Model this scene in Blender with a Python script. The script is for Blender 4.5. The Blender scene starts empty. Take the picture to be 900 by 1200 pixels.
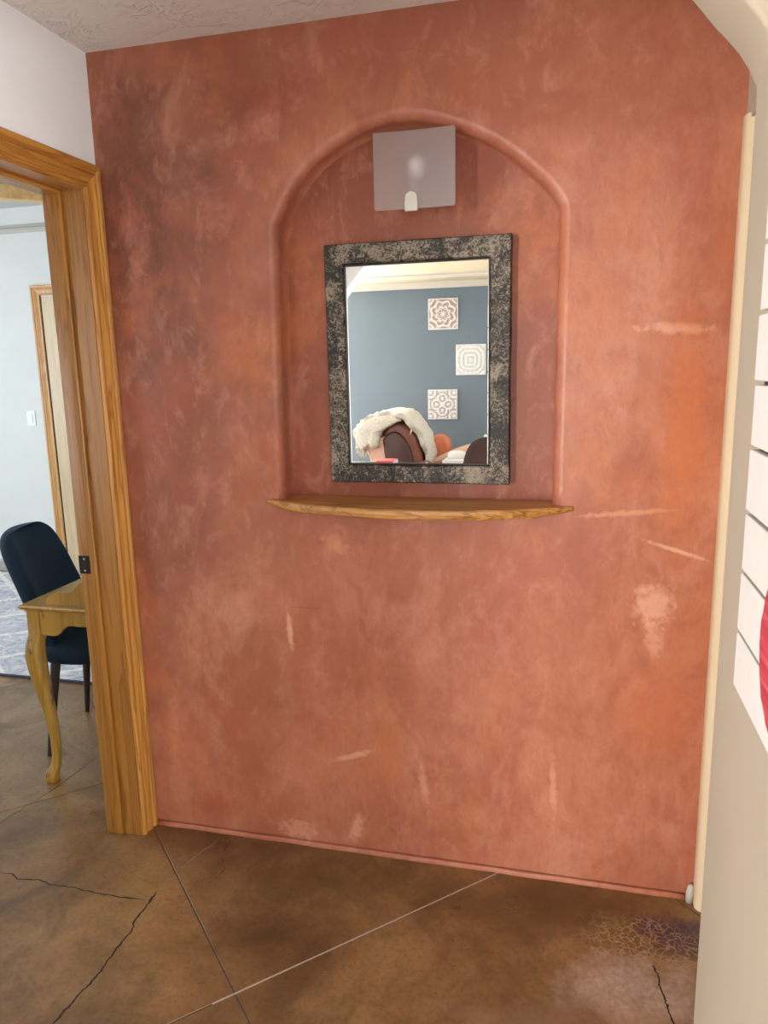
import bpy, bmesh, math, random
from mathutils import Vector, Matrix, noise
random.seed(7)
C = bpy.context.scene.collection
S = bpy.context.scene
PI = math.pi

# ------------------------------------------------------------------ camera
cam_d = bpy.data.cameras.new('camera')
cam = bpy.data.objects.new('camera', cam_d); C.objects.link(cam)
cam_d.sensor_fit = 'HORIZONTAL'; cam_d.sensor_width = 36.0
cam_d.lens = 873.518 / 900 * 36.0
cam_d.clip_start = 0.02
Rm = Matrix(((0.969568, -0.026169, 0.243419), (0.243858, 0.191362, -0.950744), (-0.021701, 0.981171, 0.19192)))
cam.matrix_world = Matrix.Translation((1.38142, -2.07009, 1.54265)) @ Rm.to_4x4()
S.camera = cam

# ------------------------------------------------------------------ world, lights, exposure
S.view_settings.view_transform = 'Standard'; S.view_settings.look = 'None'
S.view_settings.exposure = 0.13; S.view_settings.gamma = 1.0
S.view_settings.use_curve_mapping = False
W = bpy.data.worlds.new('world'); S.world = W; W.use_nodes = True
W.node_tree.nodes['Background'].inputs[0].default_value = (0.75, 0.87, 1.0, 1)
W.node_tree.nodes['Background'].inputs[1].default_value = 1.0

def area(name, loc, direction, sx, sy, power, col):
    d = bpy.data.lights.new(name, 'AREA'); d.shape = 'RECTANGLE'
    d.size = sx; d.size_y = sy; d.energy = power; d.color = col
    o = bpy.data.objects.new(name, d); C.objects.link(o)
    o.location = loc
    o.rotation_euler = Vector(direction).to_track_quat('-Z', 'Y').to_euler()
    return o
# daylight at the windows, two of them added as fill (each lamp fills the opening of one window)
area('daylight_entry_glass', (1.52, -3.27, 1.25), (0, 1, 0), 1.0, 1.95, 24, (1.0, 0.96, 0.90))
area('added_fill_blue_wall', (-1.80, -6.47, 1.35), (0, 1, 0), .8, 1.75, 305, (1.0, 0.96, 0.91))  # added, out of view: brightens the right part of the terracotta wall
area('added_fill_foyer', (3.37, -2.65, 1.35), (-1, 0, 0), 1.0, 1.75, 108, (0.95, 0.98, 1.0))  # added, out of view: brightens the white left wall and the casing
area('daylight_left_window', (-2.27, -4.9, 1.25), (1, 0, 0), 2.2, 1.3, 38, (0.90, 0.96, 1.0))
area('daylight_dining_window', (-4.02, 0.6, 1.55), (1, 0, 0), 2.2, 1.5, 62, (0.72, 0.87, 1.0))
area('daylight_dining_rear_window', (-2.4, -2.22, 1.4), (0, 1, 0), 1.6, 1.4, 26, (0.95, 0.96, 1.0))

# ------------------------------------------------------------------ node helpers
class N:
    def __init__(s, name):
        s.m = bpy.data.materials.new(name); s.m.use_nodes = True
        s.t = s.m.node_tree; s.b = s.t.nodes['Principled BSDF']
        s.co = s.t.nodes.new('ShaderNodeTexCoord').outputs['Object']
    def n(s, k, **kw):
        o = s.t.nodes.new(k)
        for a, v in kw.items(): setattr(o, a, v)
        return o
    def l(s, a, b): s.t.links.new(a, b)
    def put(s, sock, v):
        if hasattr(v, 'is_output'): s.l(v, sock)
        else: sock.default_value = v
    def map(s, sc=(1, 1, 1), loc=(0, 0, 0), rot=(0, 0, 0), vec=None):
        m = s.n('ShaderNodeMapping'); s.l(vec or s.co, m.inputs[0])
        m.inputs[1].default_value = loc; m.inputs[2].default_value = rot; m.inputs[3].default_value = sc
        return m.outputs[0]
    def noise(s, vec, scale, detail=4, rough=.55, dist=0):
        o = s.n('ShaderNodeTexNoise'); s.l(vec, o.inputs['Vector'])
        o.inputs['Scale'].default_value = scale; o.inputs['Detail'].default_value = detail
        o.inputs['Roughness'].default_value = rough; o.inputs['Distortion'].default_value = dist
        return o.outputs[0]
    def voro(s, vec, scale, feature='F1'):
        o = s.n('ShaderNodeTexVoronoi', feature=feature); s.l(vec, o.inputs['Vector'])
        o.inputs['Scale'].default_value = scale
        return o.outputs['Distance']
    def ramp(s, f, stops, interp='LINEAR'):
        o = s.n('ShaderNodeValToRGB'); s.l(f, o.inputs[0]); o.color_ramp.interpolation = interp
        e = o.color_ramp.elements
        while len(e) < len(stops): e.new(0.5)
        for i, (p, c) in enumerate(stops):
            e[i].position = p; e[i].color = (c, c, c, 1) if isinstance(c, (int, float)) else (*c, 1)
        return o.outputs[0]
    def mix(s, f, a, b, mode='MIX'):
        o = s.n('ShaderNodeMix', data_type='RGBA', blend_type=mode)
        s.put(o.inputs[0], f)
        s.put(o.inputs[6], a if hasattr(a, 'is_output') else (*a, 1))
        s.put(o.inputs[7], b if hasattr(b, 'is_output') else (*b, 1))
        return o.outputs[2]
    def math(s, op, a, b=0.0, clamp=False):
        o = s.n('ShaderNodeMath', operation=op, use_clamp=clamp); s.put(o.inputs[0], a); s.put(o.inputs[1], b)
        return o.outputs[0]
    def bump(s, h, strength=.3, dist=.01, prev=None):
        o = s.n('ShaderNodeBump'); s.l(h, o.inputs['Height']); o.inputs['Strength'].default_value = strength
        o.inputs['Distance'].default_value = dist
        if prev: s.l(prev, o.inputs['Normal'])
        return o.outputs[0]
    def patch(s, centre, radii, ang=0.0, ragged=.6, scale=18, soft=.35):
        """mask of a stain with a ragged edge around a point of the surface"""
        m = s.map(loc=tuple(-c for c in centre))
        r = s.n('ShaderNodeMapping'); s.l(m, r.inputs[0])
        r.inputs[2].default_value = ang if isinstance(ang, tuple) else (0, ang, 0)
        r2 = s.n('ShaderNodeMapping'); s.l(r.outputs[0], r2.inputs[0]); r2.inputs[3].default_value = tuple(1 / q for q in radii)
        ln = s.n('ShaderNodeVectorMath', operation='LENGTH'); s.l(r2.outputs[0], ln.inputs[0])
        nz = s.noise(s.co, scale, 4, .6)
        d = s.math('ADD', ln.outputs['Value'], s.math('MULTIPLY', s.math('SUBTRACT', nz, .5), ragged * 2))
        return s.ramp(d, [(max(0, .9 - soft), 1.0), (min(1.0, .9 + soft * .3), 0.0)])
    def out(s, col=None, rough=.5, normal=None, **kw):
        if col is not None: s.put(s.b.inputs['Base Color'], col if hasattr(col, 'is_output') else (*col, 1))
        s.put(s.b.inputs['Roughness'], rough)
        if normal: s.l(normal, s.b.inputs['Normal'])
        for k, v in kw.items(): s.put(s.b.inputs[k.replace('_', ' ')], v)
        return s.m

def plain(name, col, rough=.5, metal=0.0, bump=0, scale=60, var=.12, **kw):
    m = N(name)
    f = m.noise(m.co, scale, 4)
    c = m.mix(f, tuple(v * (1 - var) for v in col), tuple(min(1, v * (1 + var)) for v in col))
    return m.out(c, rough, m.bump(f, bump, .004) if bump else None, Metallic=metal, **kw)

def wood(name, dark, mid, light, axis, rough=.38, scale=1.0, wear=None):
    m = N(name)
    sc = [16, 16, 16]; sc[axis] = .9
    v = m.map(sc=tuple(q * scale for q in sc))
    big = m.noise(v, 1.2, 3, .5, .6)
    sc2 = [150, 150, 150]; sc2[axis] = 4
    fine = m.noise(m.map(sc=tuple(q * scale for q in sc2)), 1.0, 3, .6)
    rings = m.math('FRACT', m.math('MULTIPLY', big, 7.0))
    c = m.ramp(big, [(.3, mid), (.52, light), (.72, mid)])
    c = m.mix(m.ramp(rings, [(0, .75), (.16, 0.0), (.8, .0), (1, .7)]), c, dark)
    c = m.mix(m.ramp(fine, [(.3, .55), (.5, 0.0)]), c, dark)
    if wear:
        w = m.ramp(m.noise(m.map(sc=(14, 14, 5)), 1.0, 5, .7), [(.61, 0.0), (.66, 1.0)])
        c = m.mix(w, c, wear)
    return m.out(c, rough, m.bump(fine, .12, .002), Coat_Weight=.25, Coat_Roughness=.25)

# ------------------------------------------------------------------ materials
def terracotta(name='terracotta_plaster', shade_tint=None):
    m = N(name)
    co = m.co
    big = m.noise(co, 1.5, 6, .62, .3)
    c = m.ramp(big, [(.3, (.33, .102, .058)), (.46, (.42, .148, .086)), (.58, (.48, .182, .110)), (.72, (.42, .138, .072))])
    shade_upper_left = m.patch((.12, 0, 1.95), (.66, .9, .85), .3, .9, 3.2, .8)  # dimness of the upper left painted into the wall colour
    c = m.mix(m.math('MULTIPLY', shade_upper_left, .92), c, (.140, .047, .029))
    shade_left = m.patch((.10, 0, 1.05), (.50, .9, .95), 0, .9, 3.2, .8)  # painted shade carried down the left side
    c = m.mix(m.math('MULTIPLY', shade_left, .72), c, (.19, .063, .038))
    shade_top = m.patch((1.0, 0, 2.42), (.9, .9, .28), 0, .9, 3.6, .8)  # painted shade along the top, under the ceiling
    c = m.mix(m.math('MULTIPLY', shade_top, .6), c, (.24, .074, .044))
    new = m.patch((1.68, 0, 1.15), (.34, .9, .95), .1, .9, 3.6, .8)  # right end: own orange tone, also lightened to look better lit
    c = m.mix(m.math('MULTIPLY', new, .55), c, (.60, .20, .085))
    if shade_tint: c = m.mix(.75, c, shade_tint)  # darker red mixed in, partly shade of the recess
    mid = m.noise(m.map(sc=(1.0, 1.0, .6), rot=(0, .5, 0)), 4.2, 9, .66, .35)
    c = m.mix(m.ramp(mid, [(.48, 0.0), (.56, .4), (.68, .75)]), c, (.36, .104, .058))
    pale = m.noise(m.map(sc=(1, 1, .55), loc=(3, 1, 2)), 4.6, 10, .70, .45)
    c = m.mix(m.ramp(pale, [(.53, 0.0), (.60, .22), (.74, .6)]), c, (.64, .30, .21))
    fm = m.noise(m.map(loc=(6, 2, 5), sc=(1, 1, .7)), 15, 7, .7, .5)
    c = m.mix(m.ramp(fm, [(.36, .38), (.50, 0.0)]), c, (.33, .092, .052))
    c = m.mix(m.ramp(fm, [(.54, 0.0), (.70, .40)]), c, (.60, .27, .18))
    orange = m.noise(m.map(loc=(9, 4, 7), sc=(1, 1, .8)), 2.6, 8, .66, .3)
    c = m.mix(m.ramp(orange, [(.53, 0.0), (.68, .6)]), c, (.54, .17, .065))
    grain = m.noise(m.map(sc=(60, 60, 22)), 1.0, 5, .7, .2)
    c = m.mix(m.ramp(grain, [(.38, .16), (.52, 0.0)]), c, (.30, .085, .05))
    streak = m.noise(m.map(sc=(22, 22, 4.5), rot=(0, .12, 0)), 1.0, 8, .75, 1.0)
    gate = m.noise(m.map(loc=(5, 5, 5)), 2.2, 3, .5)
    c = m.mix(m.math('MULTIPLY', m.ramp(streak, [(.62, 0.0), (.8, .5)]), m.ramp(gate, [(.45, 0.0), (.62, 1.0)])), c, (.70, .33, .22))
    scr = m.noise(m.map(sc=(6, 6, 26), rot=(0, -.35, 0)), 1.0, 8, .75, 1.0)
    gate2 = m.noise(m.map(loc=(1, 8, 3)), 2.6, 3, .5)
    c = m.mix(m.math('MULTIPLY', m.ramp(scr, [(.64, 0.0), (.8, .45)]), m.ramp(gate2, [(.48, 0.0), (.64, 1.0)])), c, (.68, .31, .20))
    specks = m.ramp(m.noise(co, 70, 2, .5), [(.70, 0.0), (.76, 1.0)])
    sg = m.ramp(m.noise(m.map(loc=(4, 2, 9)), 5, 3, .5), [(.58, 0.0), (.68, .7)])
    c = m.mix(m.math('MULTIPLY', specks, sg), c, (.17, .05, .03))
    # single marks left in the plaster, where they are on this wall
    marks = [((1.605, 0, .885), (.062, .5, .075), 0.0, .75, (.80, .43, .30), .8),
             ((1.61, 0, .79), (.028, .5, .07), .2, .8, (.76, .38, .25), .6),
             ((.54, 0, .736), (.012, .5, .07), .05, .7, (.80, .42, .27), .85),
             ((.735, 0, .337), (.075, .5, .014), .35, .7, (.76, .42, .30), .7),
             ((.737, 0, .085), (.028, .5, .065), -.3, .9, (.76, .38, .27), .7),
             ((.54, 0, .05), (.075, .5, .045), 0, 1.0, (.74, .36, .25), .6),
             ((.961, 0, .263), (.016, .5, .09), .1, .8, (.74, .37, .25), .6),
             ((1.35, 0, .312), (.012, .5, .12), .05, .8, (.76, .38, .25), .6),
             ((1.66, 0, 1.04), (.1, .5, .008), -.3, .6, (.85, .5, .36), .7),
             ((1.53, 0, 1.14), (.15, .5, .010), .1, .9, (.74, .34, .19), .7),
             ((1.63, 0, 1.62), (.11, .5, .016), -.05, 1.0, (.80, .44, .29), .75),
             ((.703, 0, 1.02), (.06, .5, .03), -.6, 1.0, (.67, .28, .15), .6),
             ((1.66, 0, 1.40), (.07, .5, .35), 0, .9, (.57, .155, .045), .75),
             ((1.63, 0, .56), (.14, .5, .16), 0, 1.0, (.54, .15, .05), .6),
             ((.54, 0, 2.26), (.14, .5, .06), .3, 1.1, (.27, .065, .033), .6),
             ((.23, 0, .1), (.09, .5, .05), 0, 1.0, (.34, .085, .045), .7),
             ((.60, 0, .817), (.07, .5, .003), 0, .6, (.26, .08, .05), .7)]
    for ctr, rad, ang, rag, col, st in marks:
        k = m.patch(ctr, rad, ang, rag * 1.15, 48, .5)
        c = m.mix(m.math('MULTIPLY', k, st * .72), c, col)
    h = m.math('ADD', m.math('MULTIPLY', mid, .6), m.math('MULTIPLY', pale, .5))
    nm = m.bump(h, .30, .012)
    nm = m.bump(m.noise(co, 90, 4, .6), .10, .003, nm)
    return m.out(c, m.ramp(mid, [(.35, .33), (.65, .48)]), nm, Specular_IOR_Level=.38)

def skip_trowel():
    m = N('skip_trowel_ceiling')
    a = m.noise(m.map(sc=(1, 1.9, 1), rot=(0, 0, .5)), 6.5, 4, .55, 1.5)
    ridge = m.ramp(a, [(.47, 0.0), (.50, 1.0), (.51, .1), (.60, .1), (.615, .7), (.63, 0.0)])
    b = m.noise(m.co, 30, 4, .6)
    gate = m.ramp(m.noise(m.map(loc=(3, 3, 3)), 3.5, 3, .5), [(.42, 0.0), (.56, 1.0)])
    ridge = m.math('MULTIPLY', ridge, gate)
    c = m.mix(b, (.72, .69, .66), (.82, .79, .76))
    nm = m.bump(ridge, .7, .006); nm = m.bump(b, .15, .004, nm)
    return m.out(c, .75, nm)

def plaster(name, col, sc=14, st=.25):
    m = N(name)
    a = m.noise(m.co, sc, 5, .6); f = m.noise(m.co, 160, 3, .6)
    c = m.mix(m.noise(m.co, 3, 4, .6), tuple(v * .93 for v in col), tuple(min(1, v * 1.04) for v in col))
    return m.out(c, .7, m.bump(f, .10, .002, m.bump(a, st, .004)), Specular_IOR_Level=.3)

def stained_concrete():
    m = N('stained_concrete')
    co = m.co
    v = m.map(sc=(1, 1, .01))
    a = m.noise(v, 1.7, 8, .62, .7)
    c = m.ramp(a, [(.30, (.078, .038, .015)), (.43, (.180, .092, .038)), (.52, (.265, .143, .060)), (.62, (.36, .207, .088)), (.72, (.215, .112, .045))])
    b = m.noise(m.map(sc=(1, 1, .01), loc=(4, 2, 0)), 3.6, 8, .68, 1.0)
    c = m.mix(m.ramp(b, [(.47, 0.0), (.62, .6)]), c, (.130, .077, .027))
    g = m.noise(m.map(sc=(1, 1, .01), loc=(1, 7, 0)), 2.4, 6, .6, .5)
    c = m.mix(m.ramp(g, [(.52, 0.0), (.66, .5)]), c, (.39, .22, .10))
    fine = m.noise(v, 70, 5, .7)
    c = m.mix(m.ramp(fine, [(.36, .30), (.52, 0.0)]), c, (.05, .024, .014))
    blk = m.ramp(m.noise(v, 46, 3, .6), [(.66, 0.0), (.70, 1.0)])
    blg = m.ramp(m.noise(m.map(sc=(1, 1, .01), loc=(6, 1, 0)), 5, 3, .5), [(.56, 0.0), (.66, .8)])
    c = m.mix(m.math('MULTIPLY', blk, blg), c, (.03, .013, .012))
    # acid-stain bloom by the right end of the wall: rust, purple, and worn pale, with crackle
    z = (0, 0, 0)
    k0 = m.patch((1.46, -.12, 0), (.30, .15, 9), (0, 0, .3), .9, 7, .5)
    c = m.mix(m.math('MULTIPLY', k0, .7), c, (.135, .062, .02))
    k00 = m.patch((.95, -.14, 0), (.75, .15, 9), (0, 0, 0), .9, 6, .6)
    c = m.mix(m.math('MULTIPLY', k00, .55), c, (.125, .068, .017))
    k1 = m.patch((1.55, -.19, 0), (.13, .09, 9), z, .9, 12, .5)
    c = m.mix(m.math('MULTIPLY', k1, .7), c, (.23, .15, .055))
    k2 = m.patch((1.70, -.16, 0), (.13, .09, 9), z, .8, 14, .4)
    c = m.mix(m.math('MULTIPLY', k2, .85), c, (.085, .05, .075))
    k3 = m.patch((1.58, -.38, 0), (.24, .14, 9), z, 1.0, 9, .6)
    c = m.mix(m.math('MULTIPLY', k3, m.ramp(fine, [(.35, .45), (.6, .85)])), c, (.58, .45, .38))
    k5 = m.patch((1.35, -.62, 0), (.25, .22, 9), z, 1.0, 6, .6)
    c = m.mix(m.math('MULTIPLY', k5, .5), c, (.33, .20, .14))
    warp = m.n('ShaderNodeVectorMath', operation='ADD'); nz = m.n('ShaderNodeTexNoise'); m.l(v, nz.inputs['Vector']); nz.inputs['Scale'].default_value = 16
    sc = m.n('ShaderNodeVectorMath', operation='SCALE'); m.l(nz.outputs['Color'], sc.inputs[0]); sc.inputs['Scale'].default_value = .09
    m.l(v, warp.inputs[0]); m.l(sc.outputs[0], warp.inputs[1])
    crk = m.ramp(m.voro(warp.outputs[0], 48, 'DISTANCE_TO_EDGE'), [(0, 1.0), (.04, .5), (.12, 0.0)])
    kk = m.patch((1.62, -.20, 0), (.24, .12, 9), z, .9, 9, .5)
    c = m.mix(m.math('MULTIPLY', m.math('MULTIPLY', crk, kk), .7), c, (.60, .42, .27))
    c = m.mix(1.0, c, (.86, .84, .82), 'MULTIPLY')
    rough = m.ramp(b, [(.35, .26), (.7, .46)])
    nm = m.bump(fine, .05, .002); nm = m.bump(a, .1, .01, nm)
    return m.out(c, rough, nm, Specular_IOR_Level=.5)

def distressed_metal():
    m = N('distressed_pewter')
    a = m.noise(m.co, 60, 8, .74, 2.6)
    b = m.noise(m.co, 9, 4, .6, .8)
    f = m.math('ADD', m.math('MULTIPLY', a, .62), m.math('MULTIPLY', b, .38))
    c = m.ramp(f, [(.455, (.014, .012, .010)), (.505, (.055, .046, .036)), (.56, (.29, .24, .18))])
    return m.out(c, m.ramp(f, [(.4, .35), (.6, .55)]), m.bump(a, .5, .003), Metallic=.35)

def rug_material():
    m = N('distressed_rug')
    v = m.map(sc=(1, 1, .01))
    n1 = m.noise(v, 16, 8, .75, 1.2)
    n2 = m.noise(m.map(sc=(1.6, 30, .01)), 1.0, 5, .7)
    c = m.ramp(n1, [(.34, (.22, .25, .36)), (.44, (.48, .49, .56)), (.53, (.74, .72, .71)), (.66, (.90, .85, .77))])
    c = m.mix(m.ramp(n2, [(.42, .45), (.55, 0.0)]), c, (.34, .36, .45))
    # woven diamond lattice
    sep = m.n('ShaderNodeSeparateXYZ'); m.l(m.co, sep.inputs[0])
    wob = m.math('MULTIPLY', m.noise(v, 22, 3, .6), .05)
    def lines(sgn):
        s = m.math('ADD', m.math('MULTIPLY', sep.outputs[0], 1.6), m.math('MULTIPLY', sep.outputs[1], sgn * 2.0))
        fr = m.math('ABSOLUTE', m.math('SUBTRACT', m.math('FRACT', m.math('ADD', s, wob)), .5))
        return m.ramp(fr, [(.035, 1.0), (.06, 0.0)])
    lat = m.math('MAXIMUM', lines(1), lines(-1))
    c = m.mix(m.math('MULTIPLY', lat, m.ramp(n1, [(.36, .1), (.5, .95)])), c, (.90, .87, .82))
    return m.out(c, .95, m.bump(m.noise(v, 300, 2, .5), .4, .004))

M = {}
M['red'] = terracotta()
M['niche_shaded'] = terracotta('redder_shaded_niche_plaster', (.22, .052, .024))  # niche back: redder plaster with the recess shade in its colour
M['ceil'] = skip_trowel()
M['white_wall'] = plaster('white_plaster', (.80, .80, .80), 20, .12)
M['cream'] = plaster('cream_plaster', (.50, .43, .325), 9, .2)
M['bead'] = plaster('cream_bead', (.74, .60, .40), 9, .12)
M['dining'] = plaster('dining_wall_paint', (.80, .79, .74), 12, .15)
M['dining_ceiling'] = plaster('dining_ceiling_paint', (.62, .62, .60), 12, .15)
M['blue'] = plaster('slate_blue_paint', (.135, .178, .220), 12, .08)
M['tan'] = plaster('tan_ceiling_paint', (.47, .40, .27), 12, .1)
M['trim_white'] = plain('white_trim_paint', (.52, .49, .43), .45, var=.03)
M['concrete'] = stained_concrete()
M['groove'] = plain('saw_cut_mortar', (.11, .075, .055), .8, var=.25, scale=25)
M['crack'] = plain('crack_dark', (.018, .012, .01), .9)
M['crack_pale'] = plain('filled_crack', (.30, .20, .13), .8)
PINE = ((.24, .082, .012), (.40, .158, .024), (.50, .225, .040))
M['pine_v'] = wood('honey_pine_upright', (.27, .095, .014), (.46, .195, .034), (.57, .275, .058), axis=2)  # casing pine lightened so that it reads as the lit face
M['jamb_shaded'] = wood('shaded_pine_jamb', (.16, .055, .008), (.265, .105, .014), (.33, .14, .021), axis=2)  # darker copy of the pine, with the shade on the jamb in its colour
M['pine_y'] = wood('honey_pine_lengthwise', *PINE, axis=1)
M['pine_x'] = wood('honey_pine_crosswise', *PINE, axis=0)
M['oak_beam'] = wood('pale_oak_beam', (.70, .40, .13), (.84, .52, .20), (.88, .58, .25), axis=0, scale=.25)
M['door_pine'] = wood('light_pine_trim', (.46, .18, .04), (.64, .30, .085), (.72, .38, .13), axis=2)
M['door_slab'] = wood('pale_maple_door', (.60, .42, .22), (.70, .50, .28), (.74, .55, .33), axis=2, rough=.5)
M['shelf'] = wood('hewn_shelf_wood', (.20, .066, .012), (.38, .16, .032), (.52, .25, .062), axis=0, scale=.9)
M['yellow'] = wood('mustard_painted_wood', (.22, .11, .011), (.30, .155, .016), (.34, .18, .022), axis=2, scale=.4, wear=(.07, .035, .012))
M['velvet'] = plain('navy_velvet', (.004, .014, .028), .8, scale=14, var=.35, Sheen_Weight=.12, Sheen_Roughness=.3, Sheen_Tint=(.1, .4, .6, 1), Specular_IOR_Level=.25)
M['dark_leg'] = plain('dark_stained_leg', (.035, .018, .010), .4)
M['black_metal'] = plain('black_strike_metal', (.02, .017, .015), .4, .7)
M['nickel'] = plain('brushed_nickel', (.50, .47, .41), .36, 1.0)
M['pewter'] = distressed_metal()
M['black_lip'] = plain('black_lip', (.012, .011, .010), .35)
M['rug'] = rug_material()
M['sign_white'] = plain('white_sign_paint', (.80, .77, .73), .55, bump=.15, scale=40, var=.05)
M['sign_gap'] = plain('sign_backer_dark', (.05, .045, .04), .8)
M['switch'] = plain('switch_plastic', (.85, .86, .86), .35, var=.02)
M['bulb'] = plain('frosted_bulb', (.93, .93, .91), .3, var=.02)
M['leather'] = plain('brown_leather', (.17, .050, .028), .34, bump=.2, scale=30, var=.3)
M['leather_dark'] = plain('dark_brown_leather', (.050, .017, .012), .42, bump=.2, scale=40, var=.3)
M['leather_tan'] = plain('pinkish_tan_leather', (.60, .37, .28), .40, bump=.2, scale=30, var=.15)
M['leather_orange'] = plain('cognac_leather', (.55, .16, .075), .36, bump=.15, scale=30, var=.2)
M['white_lac'] = plain('white_lacquer', (.66, .66, .66), .35, var=.03)
M['darkwood'] = plain('dark_walnut', (.035, .016, .012), .35, var=.3)
M['red_cloth'] = plain('red_cover', (.55, .04, .04), .5)
M['tile_white'] = plain('white_tile_glaze', (.64, .64, .64), .5, var=.04)
M['tile_grey'] = plain('grey_tile_hollows', (.34, .35, .37), .7, var=.1)
M['tile_pink'] = plain('rose_tile_hollows', (.36, .25, .235), .7, var=.1)
M['tile_mint'] = plain('pale_tile_hollows', (.47, .51, .52), .7, var=.08)

def red_paint():
    m = N('red_brushed_paint')
    sep = m.n('ShaderNodeSeparateXYZ'); m.l(m.co, sep.inputs[0])
    s = m.noise(m.map(sc=(3, 3, 70)), 1.0, 4, .6)
    c = m.ramp(s, [(.3, (.38, .02, .04)), (.55, (.60, .055, .08)), (.75, (.70, .20, .2))])
    c = m.mix(m.ramp(m.math('ADD', m.math('MULTIPLY', sep.outputs[2], -6.0), m.math('MULTIPLY', s, .4)), [(.62, 0.0), (.85, .85)]), c, (.72, .30, .20))
    return m.out(c, .6)
M['red_paint'] = red_paint()

def mirror_glass():
    m = N('silvered_glass')
    return m.out((.93, .95, .95), .0, None, Metallic=1.0)
M['mirror'] = mirror_glass()

def frosted():
    m = N('frosted_glass')
    f = m.noise(m.co, 200, 2, .5)
    tr = m.n('ShaderNodeBsdfTranslucent'); tr.inputs[0].default_value = (.80, .76, .75, 1)
    df = m.n('ShaderNodeBsdfDiffuse'); df.inputs[0].default_value = (.66, .60, .59, 1)
    rf = m.n('ShaderNodeBsdfRefraction'); rf.inputs[0].default_value = (.92, .90, .90, 1); rf.inputs['Roughness'].default_value = .30; rf.inputs['IOR'].default_value = 1.12
    gl = m.n('ShaderNodeBsdfGlossy'); gl.inputs['Roughness'].default_value = .4; gl.inputs[0].default_value = (.9, .9, .9, 1)
    a = m.n('ShaderNodeMixShader'); a.inputs[0].default_value = .5; m.l(df.outputs[0], a.inputs[1]); m.l(tr.outputs[0], a.inputs[2])
    b = m.n('ShaderNodeMixShader'); b.inputs[0].default_value = .70; m.l(a.outputs[0], b.inputs[1]); m.l(rf.outputs[0], b.inputs[2])
    c = m.n('ShaderNodeMixShader'); c.inputs[0].default_value = .07; m.l(b.outputs[0], c.inputs[1]); m.l(gl.outputs[0], c.inputs[2])
    m.l(c.outputs[0], m.t.nodes['Material Output'].inputs[0])
    return m.m
M['frosted'] = frosted()
def window_glass():
    m = N('window_glass')
    t = m.n('ShaderNodeBsdfTransparent'); g = m.n('ShaderNodeBsdfGlossy'); g.inputs['Roughness'].default_value = .02
    x = m.n('ShaderNodeMixShader'); x.inputs[0].default_value = .06; m.l(t.outputs[0], x.inputs[1]); m.l(g.outputs[0], x.inputs[2])
    m.l(x.outputs[0], m.t.nodes['Material Output'].inputs[0]); return m.m
M['glass'] = window_glass()
def wool():
    m = N('shaggy_wool')
    n1 = m.noise(m.co, 60, 5, .7, 1.0)
    c = m.ramp(n1, [(.3, (.52, .49, .40)), (.6, (.80, .78, .72))])
    return m.out(c, .95, m.bump(n1, .9, .02), Sheen_Weight=.3)
M['wool'] = wool()

# ------------------------------------------------------------------ mesh helpers
def box(bm, lo, hi):
    x0, y0, z0 = lo; x1, y1, z1 = hi
    v = [bm.verts.new(p) for p in ((x0, y0, z0), (x1, y0, z0), (x1, y1, z0), (x0, y1, z0), (x0, y0, z1), (x1, y0, z1), (x1, y1, z1), (x0, y1, z1))]
    for f in ((0, 3, 2, 1), (4, 5, 6, 7), (0, 1, 5, 4), (1, 2, 6, 5), (2, 3, 7, 6), (3, 0, 4, 7)):
        bm.faces.new([v[i] for i in f])
    return bm
def B(lo, hi, bev=0, seg=2):
    bm = bmesh.new(); box(bm, lo, hi)
    if bev: bmesh.ops.bevel(bm, geom=bm.edges[:], offset=bev, segments=seg, affect='EDGES', profile=.5)
    return bm
def loft(bm, rings, cap=True, closed=True):
    R = [[bm.verts.new(p) for p in r] for r in rings]
    n = len(R[0])
    for a, b in zip(R, R[1:]):
        for i in range(n if closed else n - 1):
            j = (i + 1) % n
            bm.faces.new((a[i], a[j], b[j], b[i]))
    if cap:
        bm.faces.new(R[0][::-1]); bm.faces.new(R[-1])
    bmesh.ops.recalc_face_normals(bm, faces=bm.faces[:])
    return R
def prism(pts, off):
    """extrude a polygon of 3-D points by an offset vector"""
    bm = bmesh.new(); o = Vector(off)
    loft(bm, [[Vector(p) for p in pts], [Vector(p) + o for p in pts]])
    return bm
def tube(bm, path, radii, n=12, squash=(1, 1)):
    rings = []
    P = [Vector(p) for p in path]
    for i, p in enumerate(P):
        d = (P[min(i + 1, len(P) - 1)] - P[max(i - 1, 0)]).normalized()
        a = d.orthogonal() if abs(d.z) < .5 else Vector((1, 0, 0)) - d * d.x
        a.normalize(); b = d.cross(a)
        rings.append([p + a * math.cos(2 * PI * k / n) * radii[i] * squash[0] + b * math.sin(2 * PI * k / n) * radii[i] * squash[1] for k in range(n)])
    loft(bm, rings)
    return bm
def catmull(pts, k=8):
    out = []
    n = len(pts)
    for i in range(n - 1):
        p0, p1, p2, p3 = pts[max(i - 1, 0)], pts[i], pts[i + 1], pts[min(i + 2, n - 1)]
        for j in range(k):
            t = j / k
            out.append(tuple(.5 * (2 * b + (c - a) * t + (2 * a - 5 * b + 4 * c - d) * t * t + (3 * b - a - 3 * c + d) * t ** 3) for a, b, c, d in zip(p0, p1, p2, p3)))
    out.append(tuple(pts[-1]))
    return out
def jitter(bm, amp, freq, seed=0):
    for v in bm.verts:
        v.co += noise.noise_vector(v.co * freq + Vector((seed, seed * 2, 3))) * amp

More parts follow.
